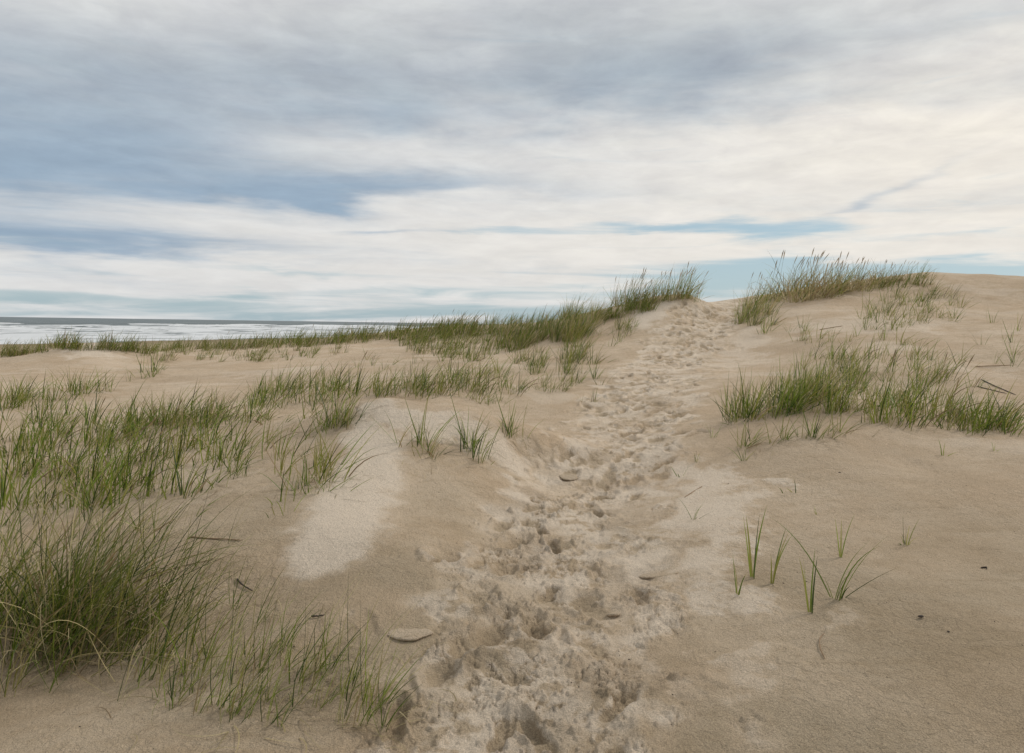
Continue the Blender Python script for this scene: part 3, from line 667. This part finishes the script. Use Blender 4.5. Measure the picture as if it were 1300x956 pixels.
for (u, v, kn, sc, sd, lab) in CL:
    sc *= (1.06 if u < 900 else 1.18 if u < 1100 else 1.05)
    single(u, v+3, kn, sc, lab, seeds=sd, rz=rng.normal(0, .3), name='grass_clump' if kn in ('crest', 'straw') else 'grass_tuft', cat='grass clump' if kn in ('crest', 'straw') else 'grass tuft', group='grass clumps along the dune crests')
# ---- the big dark clump in the left foreground: one plant of many shoots
def big_clump():
    g = np.random.default_rng(77); parts = []; p0 = cast(110, 812)[0]
    shoots = cast(np.clip(g.normal(85, 75, 190), -60, 235), g.normal(800, 32, 190))
    for p in shoots:
        if p[0] != p[0]: continue
        v, q, t, c = blades(int(g.integers(6, 13)), g.uniform(.38, .95), .05, g, dry=.32, lean=.24+g.normal(0, .14), wind=.5+g.normal(0, .15), w0=.0058, spread=1.0, seg=9, droop=1.1)
        c = np.where((c[:, 0] > c[:, 1]*1.02)[:, None], c*.9, c*.62); parts.append((v+(p-p0), q, t, c))
    o = add('grass_clump', None, loc=p0)
    for nm, sel in (('green_blades', 0), ('dry_blades', 1)):
        pp = [z_ for z_ in (pick(a_, sel) for a_ in parts) if z_]
        v, q, t, c = join(pp); add(nm, np_mesh(nm, v, q, t, M_GRASS, cols=c, smooth=False), o)
    tag(o, 'big dark green clump with dry tan blades filling the lower left corner', 'grass clump')
    for k in range(9):
        s = add('seed_head', SEEDM[k % 6], o); pp = shoots[int(g.integers(0, len(shoots)))]-p0; s.location = pp; s.rotation_euler = (0, g.uniform(.1, .5), g.normal(0, .5)); s.scale = (.8, .8, .8)
big_clump()
KIND['fore'] = dict(n=8, H=.40, R=.02, dry=.10, lean=.22, wind=.35, w0=.0048, spread=.6, seg=9, droop=.8)
KIND['wisp'] = dict(n=4, H=.42, R=.01, dry=.12, lean=.28, wind=.4, w0=.0046, spread=.6, seg=9, droop=.8)
for kn in ('fore', 'wisp'): VAR[kn] = [blades(g=np.random.default_rng(3000+i+len(kn)*31), **KIND[kn]) for i in range(9)]
gf = np.random.default_rng(88)
for (u, v, kn, sc, lab) in (
 (240,792,'fore',.9,'blades rising at the right edge of the big dark clump'),(225,760,'wisp',1.0,'long leaning blades reaching out of the top right of the big clump'),
 (320,752,'wisp',.5,'small upright sprout alone on sand right of the big clump'),(290,690,'fore',.8,'arched tuft on sand above and right of the big clump'),(333,790,'wisp',.7,'pair of short slanted blades on sand right of the big clump'),
 (265,835,'fore',.9,'leafy tuft at the lower right corner of the big clump'),(300,800,'wisp',.85,'thin arched blades between the big clump and the smooth sand'),
 (330,850,'fore',.95,'tuft with a long straw stalk near the bottom left of the frame'),(370,868,'fore',1.0,'slanted tuft in the bottom row, right of the straw stalk'),(400,872,'fore',.9,'slanted tuft in the middle of the bottom row at left'),
 (432,880,'fore',.9,'tuft toward the right end of the bottom row at left'),(462,890,'wisp',1.0,'last thin blades at the right end of the bottom row'),(200,868,'fore',1.0,'tuft below the big dark clump, near the lower edge'),
 (150,890,'fore',.9,'low tuft under the big dark clump at lower left'),(60,880,'wisp',1.1,'thin blades on grey sand under the big clump at far left'),(250,905,'fore',1.0,'tuft at the bottom edge below the leafy corner tuft'),
 (340,915,'fore',1.0,'tuft at the bottom edge left of centre'),(225,700,'sparse',1.1,'sparse tuft behind the top right of the big clump'),(180,672,'sparse',1.1,'sparse tuft on the sand behind the big clump'),(120,690,'fore',1.0,'dark tuft directly behind the big clump'),
 (60,700,'fore',1.1,'tall tuft behind the big clump at the left edge'),(10,690,'fore',1.2,'tall tuft at the very left edge behind the big clump'),(245,655,'sparse',1.0,'sparse tuft at the bottom of the left field')):
    single(u, v, kn, sc, lab, rz=gf.normal(0, .35))

for zk in (('fore', [(165,838),(250,822),(350,815),(490,862),(490,925),(240,925),(170,880)], 66, .95, 'slender leaning tuft in the row of thin blades along the bottom left edge', 'thin leaning tufts along the bottom left edge'),
           ('wisp', [(215,700),(300,730),(330,800),(250,820),(215,770)], 13, .9, 'wispy blades on the sand just right of the big dark clump', 'wispy tufts right of the big dark clump'),
           ('fore', [(0,660),(130,650),(230,680),(200,740),(0,740)], 22, 1.15, 'tall tuft in the belt just behind the big dark clump', 'tall tufts behind the big dark clump')):
    kn, poly, n, sc, lab, grp = zk; g = np.random.default_rng(len(lab))
    uv = sample_poly(poly, n, g)
    for p in cast([q[0] for q in uv], [q[1] for q in uv]):
        if p[0] == p[0]: allt.append((9, kn, int(g.integers(0, 9)), g.normal(0, .4), sc*g.uniform(.7, 1.2), p, 0, lab, grp))
allt.sort(key=lambda q: -q[0])
nind = 210
for (size, kn, i, rz, s, p, sd, lab, grp) in allt[:nind]: put_tuft(p, kn, i, rz, s, lab, grp, sd)
parts = []
for (size, kn, i, rz, s, p, sd, lab, grp) in allt[nind:]:
    v, q, t, c = VAR[kn][i]; ca, sa = math.cos(rz), math.sin(rz)
    parts.append((v@(np.array([[ca, sa, 0], [-sa, ca, 0], [0, 0, 1]])*s)+p, q, t, c))
    if sd:
        v, q, t, c = SEEDV[i % 6]; parts.append((v*min(1, s*.7)+p, q, t, c))
v, q, t, c = join(parts)
tag(add('dune_grass', np_mesh('dune_grass', v, q, t, M_GRASS, cols=c, smooth=False)), 'distant green dune grass in strips along the seaward dunes', 'dune grass', kind='stuff')
print('tufts', len(allt), 'stuff verts', len(v))

# ------------------------------------------------------------------ sticks, crusts, pebbles
def plain(name, col, rough=.8, nscale=40, amt=.3):
    m, t, b, out = material(name); geo = t.new('ShaderNodeTexCoord').outputs['Object']; n = t.noise(geo, nscale, 4, .6)
    t.put(b.inputs['Base Color'], t.mix(t.ramp(n, .35, .65), col, tuple(x*(1-amt) for x in col[:3])+(1,))); b.inputs['Roughness'].default_value = rough
    bp = t.new('ShaderNodeBump'); bp.inputs['Distance'].default_value = .004; t.put(bp.inputs['Height'], n); t.l.new(bp.outputs[0], b.inputs['Normal']); return m
M_STICK = plain('weathered_stick', (.30, .20, .11, 1)); M_DARK = plain('dark_debris', (.07, .05, .035, 1))
def stick(u1, v1, u2, v2, rad, label, mat=M_STICK, lift=.006, name='stick', cat='stick', group=None):
    P = cast([u1, u2], [v1, v2]); a, b = P; n = 12; g = np.random.default_rng(int(u1+v1)); pts = []
    off = g.normal(0, .012, 3)
    for i in range(n+1):
        t = i/n; p = a*(1-t)+b*t; p = p+off*math.sin(PI*t)*np.array([1, 1, 0])+g.normal(0, .0008, 3)
        p[2] = max(p[2], float(ground(p[0], p[1])))+lift; pts.append(p)
    V = []; m = 7
    d = (b-a)/np.linalg.norm(b-a); s = np.cross(d, [0, 0, 1]); s /= np.linalg.norm(s); w = np.cross(s, d)
    for i, p in enumerate(pts):
        r = rad*(1-.45*i/n)*(.85+.3*g.random())*(.35 if i in (0, n) else 1)
        for j in range(m): an = 2*PI*j/m; V.append(p-pts[0]+(s*math.cos(an)+w*math.sin(an))*r)
    Q = [(i*m+j, i*m+(j+1) % m, (i+1)*m+(j+1) % m, (i+1)*m+j) for i in range(n) for j in range(m)]
    V += [pts[0]-pts[0]-d*rad*.3, pts[-1]-pts[0]+d*rad*.3]; c0 = len(V)-2
    T = [(c0, (j+1) % m, j) for j in range(m)]+[(c0+1, n*m+j, n*m+(j+1) % m) for j in range(m)]
    tag(add(name, np_mesh(name, np.array(V), Q, T, mat), loc=pts[0]), label, cat, group)
stick(868,634,893,618,.011,'light brown stick lying on the trampled path beside a small tuft')
stick(1040,419,1070,414,.011,'thin reddish brown stick on the sand below the right crest')
stick(1238,466,1285,464,.009,'long brown grass stalk lying flat at the right edge, upper one')
stick(1245,482,1290,502,.010,'dark bent stalk lying on sand at the right edge, lower right one', M_DARK)
stick(1240,491,1278,500,.008,'dark stalk crossing the bent one at the right edge', M_DARK)
stick(1047,838,1047,805,.004,'straw thin stem standing up from bare sand near the lower right')
stick(1245,722,1252,724,.006,'tiny dark twig lying on the bare sand at right',M_DARK)
stick(240,683,308,687,.007,'brown fallen stalk lying on the sand right of the big clump')
stick(300,735,322,752,.006,'short brown twig beside the arched tuft',M_DARK)
stick(395,783,412,782,.006,'short dark twig on the sand above the bottom row of tufts',M_DARK)
def pebble(u, v, r, label, mat=M_DARK):
    p = cast(u, v)[0]; g = np.random.default_rng(int(u)); V = []; nr, m = 6, 10
    ph = g.random()*6
    for i in range(nr+1):
        th = PI*i/nr
        for j in range(m):
            a = 2*PI*j/m; k = 1+.18*math.sin(2*a+ph)+.1*math.sin(3*a+th*2+ph); V.append((r*1.3*math.sin(th)*math.cos(a)*k, r*math.sin(th)*math.sin(a)*k, r*.6*math.cos(th)))
    Q = [(i*m+j, (i+1)*m+j, (i+1)*m+(j+1) % m, i*m+(j+1) % m) for i in range(nr) for j in range(m)]
    tag(add('pebble', np_mesh('pebble', np.array(V), Q, None, mat), loc=p+np.array([0, 0, r*.25])), label, 'pebble')
pebble(1169,783,.011,'dark pebble on the bare sand at lower right, the larger one')
pebble(1204,802,.006,'small dark pebble right of the larger one at lower right')
pebble(1066,600,.008,'small dark pebble on the sand below the right patch')
pebble(925,615,.010,'small dark pebble at the right border of the path')
def crust(u, v, rx, ry, label):
    """a broken plate of hardened sand lying flush with the path, its near edge undercut"""
    p = cast(u, v)[0]; g = np.random.default_rng(int(u+v)); m = 60; V = []
    an = np.arange(m)*2*PI/m; kk = g.normal(0, 1, 9); k = 1+.11*np.interp(an, np.linspace(0, 2*PI, 10), np.append(kk, kk[0]))+.022*g.normal(0, 1, m)
    for f, z in ((0.0, .0), (.3, .0), (.6, .0), (.85, .0), (.96, -.002), (1.0, -.007), (.95, -.014), (.5, -.016), (0.0, -.016)):
        for j in range(m):
            x = rx*f*k[j]*math.cos(an[j]); y = ry*f*k[j]*math.sin(an[j]); lift = .006+.008*max(0, -y/ry)-.014*max(0, y/ry)
            V.append((x, y, float(ground(p[0]+x, p[1]+y))-p[2]+z+lift+.004*float(perlin(np.array(x/.03), np.array(y/.03), 5))))
    Q = [(i*m+j, (i+1)*m+j, (i+1)*m+(j+1) % m, i*m+(j+1) % m) for i in range(8) for j in range(m)]
    n = len(V); me = np_mesh('sand_plate', np.array(V), Q, None, M_SAND, attrs={'dry': np.full(n, .42), 'churn': np.full(n, .2), 'wet_dark': np.full(n, .30)})
    tag(add('sand_plate', me, loc=p), label, 'sand crust')
crust(838,728,.125,.075,'largest flat plate of crusted sand on the right side of the path')
crust(722,605,.095,.08,'round crusted sand plate with a dark undercut edge, left side of the path')
crust(520,803,.12,.08,'cracked sand plate at the left of the path, lower edge of the smooth slope')
crust(778,780,.038,.03,'small round lump of crusted sand on the lower path')

# loose litter nobody could count: dark crumbs of weed and shell, and dead blades lying round the grass
gl = np.random.default_rng(321)
def crumbs():
    n = 520; rr = 2.8+gl.random(n)**1.3*9; th = gl.uniform(-.62, .62, n); x = rr*np.sin(th); y = rr*np.cos(th)
    on = gl.random(n) < .6; s_ = gl.integers(1, len(PW)-3, n); tt = gl.random(n)[:, None]; pp = PW[s_]*(1-tt)+PW[s_+1]*tt+gl.normal(0, .45, (n, 2)); x = np.where(on, pp[:, 0], x); y = np.where(on, pp[:, 1], y)
    z = ground(x, y)+.001; V = []; F = []
    for i in range(n):
        r = gl.uniform(.0012, .0042); a = gl.random()*6.3; e = gl.uniform(1, 2.6); o = len(V)
        for q in ((1, 0, 0), (0, 1, 0), (-1, 0, 0), (0, -1, 0), (0, 0, .8), (0, 0, -.8)):
            X_ = q[0]*r*e; Y_ = q[1]*r; V.append((x[i]+X_*math.cos(a)-Y_*math.sin(a), y[i]+X_*math.sin(a)+Y_*math.cos(a), z[i]+q[2]*r))
        for k in range(4): F += [(o+k, o+(k+1) % 4, o+4), (o+(k+1) % 4, o+k, o+5)]
    tag(add('beach_crumbs', np_mesh('beach_crumbs', np.array(V), None, F, M_DARK)), 'dark crumbs of weed and shell sprinkled over the near sand', 'debris', kind='stuff')
crumbs()
def litter():
    V = []; Q = []; C = []
    src = [q for q in allt if q[5][1] < 15]+[(0, 0, 0, 0, 0, cast(100, 805)[0], 0, '', '')]*25
    for q in src:
        for k in range(3):
            p = q[5]; L = gl.uniform(.08, .30); a = gl.normal(.2, .9); x0 = p[0]+gl.normal(.1, .16); y0 = p[1]+gl.normal(0, .16); c = DRYS[int(gl.integers(0, 4))]*gl.uniform(.6, 1.1); o = len(V); w = gl.uniform(.0018, .0032); bend = gl.normal(0, .5)
            for i in range(6):
                t_ = i/5; aa = a+bend*t_; x = x0+L*t_*math.cos(aa); y = y0+L*t_*math.sin(aa); z = float(ground(np.array(x), np.array(y)))+.005+.012*math.sin(t_*3); ww = w*(1-.7*t_)
                V += [(x-ww*math.sin(aa), y+ww*math.cos(aa), z), (x+ww*math.sin(aa), y-ww*math.cos(aa), z+.001)]; C += [c, c]
            Q += [(o+2*i, o+2*i+1, o+2*i+3, o+2*i+2) for i in range(5)]
    tag(add('grass_litter', np_mesh('grass_litter', np.array(V), Q, None, M_GRASS, cols=np.array(C), smooth=False)), 'dead tan blades lying loose on the sand round the grass tufts', 'grass litter', kind='stuff')
litter()
# ------------------------------------------------------------------ sun and sky
SUN_AZ, SUN_EL = math.radians(66), math.radians(43)      # azimuth from straight ahead (+Y) toward the right
sd_ = Vector((math.sin(SUN_AZ)*math.cos(SUN_EL), math.cos(SUN_AZ)*math.cos(SUN_EL), math.sin(SUN_EL)))
sun = bpy.data.lights.new('sun', 'SUN'); sun.energy = 1.5; sun.angle = math.radians(10); sun.color = (1, .93, .84)
so = bpy.data.objects.new('sun', sun); COL.objects.link(so); so.rotation_euler = sd_.to_track_quat('Z', 'Y').to_euler()
W = bpy.data.worlds.new('World'); SC.world = W; W.use_nodes = True; W.node_tree.nodes.clear(); t = NT(W.node_tree)
out = t.new('ShaderNodeOutputWorld'); bg = t.new('ShaderNodeBackground'); t.l.new(bg.outputs[0], out.inputs[0]); bg.inputs['Strength'].default_value = .1
sky = t.new('ShaderNodeTexSky', sky_type='NISHITA'); sky.sun_disc = False; sky.sun_elevation = SUN_EL; sky.sun_rotation = SUN_AZ; sky.air_density = 1.0; sky.dust_density = 1.0; sky.ozone_density = 1.5
g = t.new('ShaderNodeTexCoord').outputs['Generated']
nrm = t.vm('NORMALIZE', g); x, y, z = t.xyz(nrm)
az = t.m('ARCTAN2', x, y); el = t.m('ARCSINE', z)
zc = t.m('ADD', t.m('MAXIMUM', z, 0.0), .12)
plane = t.cmb(t.m('DIVIDE', x, zc), t.m('DIVIDE', y, zc), 0.0)          # a flat cloud deck seen in perspective
str1 = t.noise(t.cmb(t.m('MULTIPLY', az, 3.0), t.m('MULTIPLY', el, 20.0), 0.3), 1.0, 5, .55, .6)
str2 = t.noise(t.cmb(t.m('MULTIPLY', az, 5.0), t.m('MULTIPLY', el, 60.0), 2.3), 1.0, 5, .6, .8)
puff = t.noise(t.vm('ADD', plane, (3.1, 1.7, 0)), 1.1, 6, .55, .4)
wa = t.m('ADD', az, t.m('MULTIPLY', t.m('SUBTRACT', puff, .5), .25))
we = t.m('ADD', el, t.m('ADD', t.m('MULTIPLY', t.m('SUBTRACT', str1, .5), .07), t.m('MULTIPLY', t.m('SUBTRACT', puff, .5), t.m('MULTIPLY', el, .35))))
def blob(u, v, su, sv, amp, tilt=0.0):
    d = ray(u, v); d = d/np.linalg.norm(d); a0 = math.atan2(d[0], d[1]); e0 = math.asin(d[2])
    da = t.m('SUBTRACT', wa, a0); de = t.m('SUBTRACT', we, e0)
    if tilt: de = t.m('SUBTRACT', de, t.m('MULTIPLY', da, tilt))
    q = t.m('ADD', t.m('POWER', t.m('ABSOLUTE', t.m('DIVIDE', da, su/FPX)), 2.0), t.m('POWER', t.m('ABSOLUTE', t.m('DIVIDE', de, sv/FPX)), 2.0))
    return t.m('MULTIPLY', t.m('EXPONENT', t.m('MULTIPLY', q, -1.0)), amp)
def tot(lst):
    r = 0.0
    for b in lst: r = t.m('ADD', r, blob(*b))
    return r
Dk = tot([(90,110,330,70,.60),(-30,200,190,50,.95),(420,85,190,55,.55),(830,95,190,48,.62),(1000,55,260,45,.38),(430,238,190,20,.95,.06),(60,303,280,17,1.0),(720,243,150,12,.25),(1135,238,70,6,.35,.42),
          (550,130,100,30,.25),(250,190,120,35,.35),(800,-120,1200,110,.55),(1060,130,260,28,.3),(500,297,70,5,.5),(640,30,200,40,.3),(-20,60,250,50,.3)])
Bl = tot([(970,352,150,24,.95),(1290,345,190,16,1.0),(965,290,100,14,.78),(800,294,80,10,.75),(655,298,80,9,.7),(120,374,260,9,.75),(200,397,520,9,.55),(560,372,200,6,.4),(330,345,160,5,.35),(700,364,180,9,.45),(620,398,300,9,.35),(1200,290,110,6,.35),(1180,248,90,5,.3),(50,315,300,10,.2),(1100,400,600,16,.8)])
Dk = t.m('ADD', Dk, t.m('MULTIPLY', t.m('SUBTRACT', puff, .5), .95)); Dk = t.m('ADD', Dk, t.m('MULTIPLY', t.m('SUBTRACT', str1, .5), .5))
Dk = t.m('ADD', Dk, t.m('MULTIPLY', t.m('SUBTRACT', str2, .5), t.ramp(el, .0, .30, .75, .04)))
Dk = t.m('MULTIPLY', t.ramp(Dk, -.05, 1.15), 1.0)
Bl = t.m('ADD', Bl, t.m('MULTIPLY', t.m('SUBTRACT', str2, .5), 1.5)); Bl = t.ramp(Bl, .12, .95)
behind = t.ramp(y, -.2, .3)
Dk = t.m('ADD', t.m('MULTIPLY', Dk, behind), t.m('MULTIPLY', t.m('SUBTRACT', 1.0, behind), t.ramp(puff, .3, .7)))
warm = tot([(1300,170,420,120,1.0),(900,330,700,60,.5)])
cb = t.mix(t.m('MULTIPLY', warm, 1.0, clamp=True), (.66, .665, .665, 1), (.81, .765, .695, 1))
cd = t.mix(t.ramp(el, .12, .42), (.295, .39, .495, 1), (.375, .415, .455, 1))
cl = t.mix(Dk, cb, cd)
moth = t.noise(t.vm('ADD', plane, (9.1, 4.7, 0)), 5.0, 5, .6, .3)
cl = t.mix(1.0, cl, t.vm('ADD', (1, 1, 1), t.vm('SCALE', t.cmb(t.m('SUBTRACT', moth, .5), t.m('SUBTRACT', moth, .5), t.m('MULTIPLY', t.m('SUBTRACT', moth, .5), .8)), t.ramp(el, .05, .35, .12, .50))), 'MULTIPLY')
fine = t.ramp(t.noise(t.cmb(t.m('MULTIPLY', az, 9.0), t.m('MULTIPLY', el, 38.0), 5.0), 1.0, 6, .6, .5), .2, .8, .94, 1.06)
cl = t.mix(1.0, cl, t.cmb(fine, fine, fine), 'MULTIPLY')
cl10 = t.vm('SCALE', cl, 10.0)
clear = t.mix(.75, sky.outputs[0], (3.7, 5.0, 5.7, 1))
fin = t.mix(Bl, cl10, clear)
t.put(bg.inputs['Color'], fin)

SC.render.engine = 'CYCLES'
SC.view_settings.view_transform = 'Standard'; SC.view_settings.look = 'None'; SC.view_settings.exposure = .1; SC.view_settings.gamma = 1
SC.render.resolution_x = 1024; SC.render.resolution_y = 753
SC.cycles.max_bounces = 5; SC.cycles.diffuse_bounces = 3; SC.cycles.transparent_max_bounces = 4
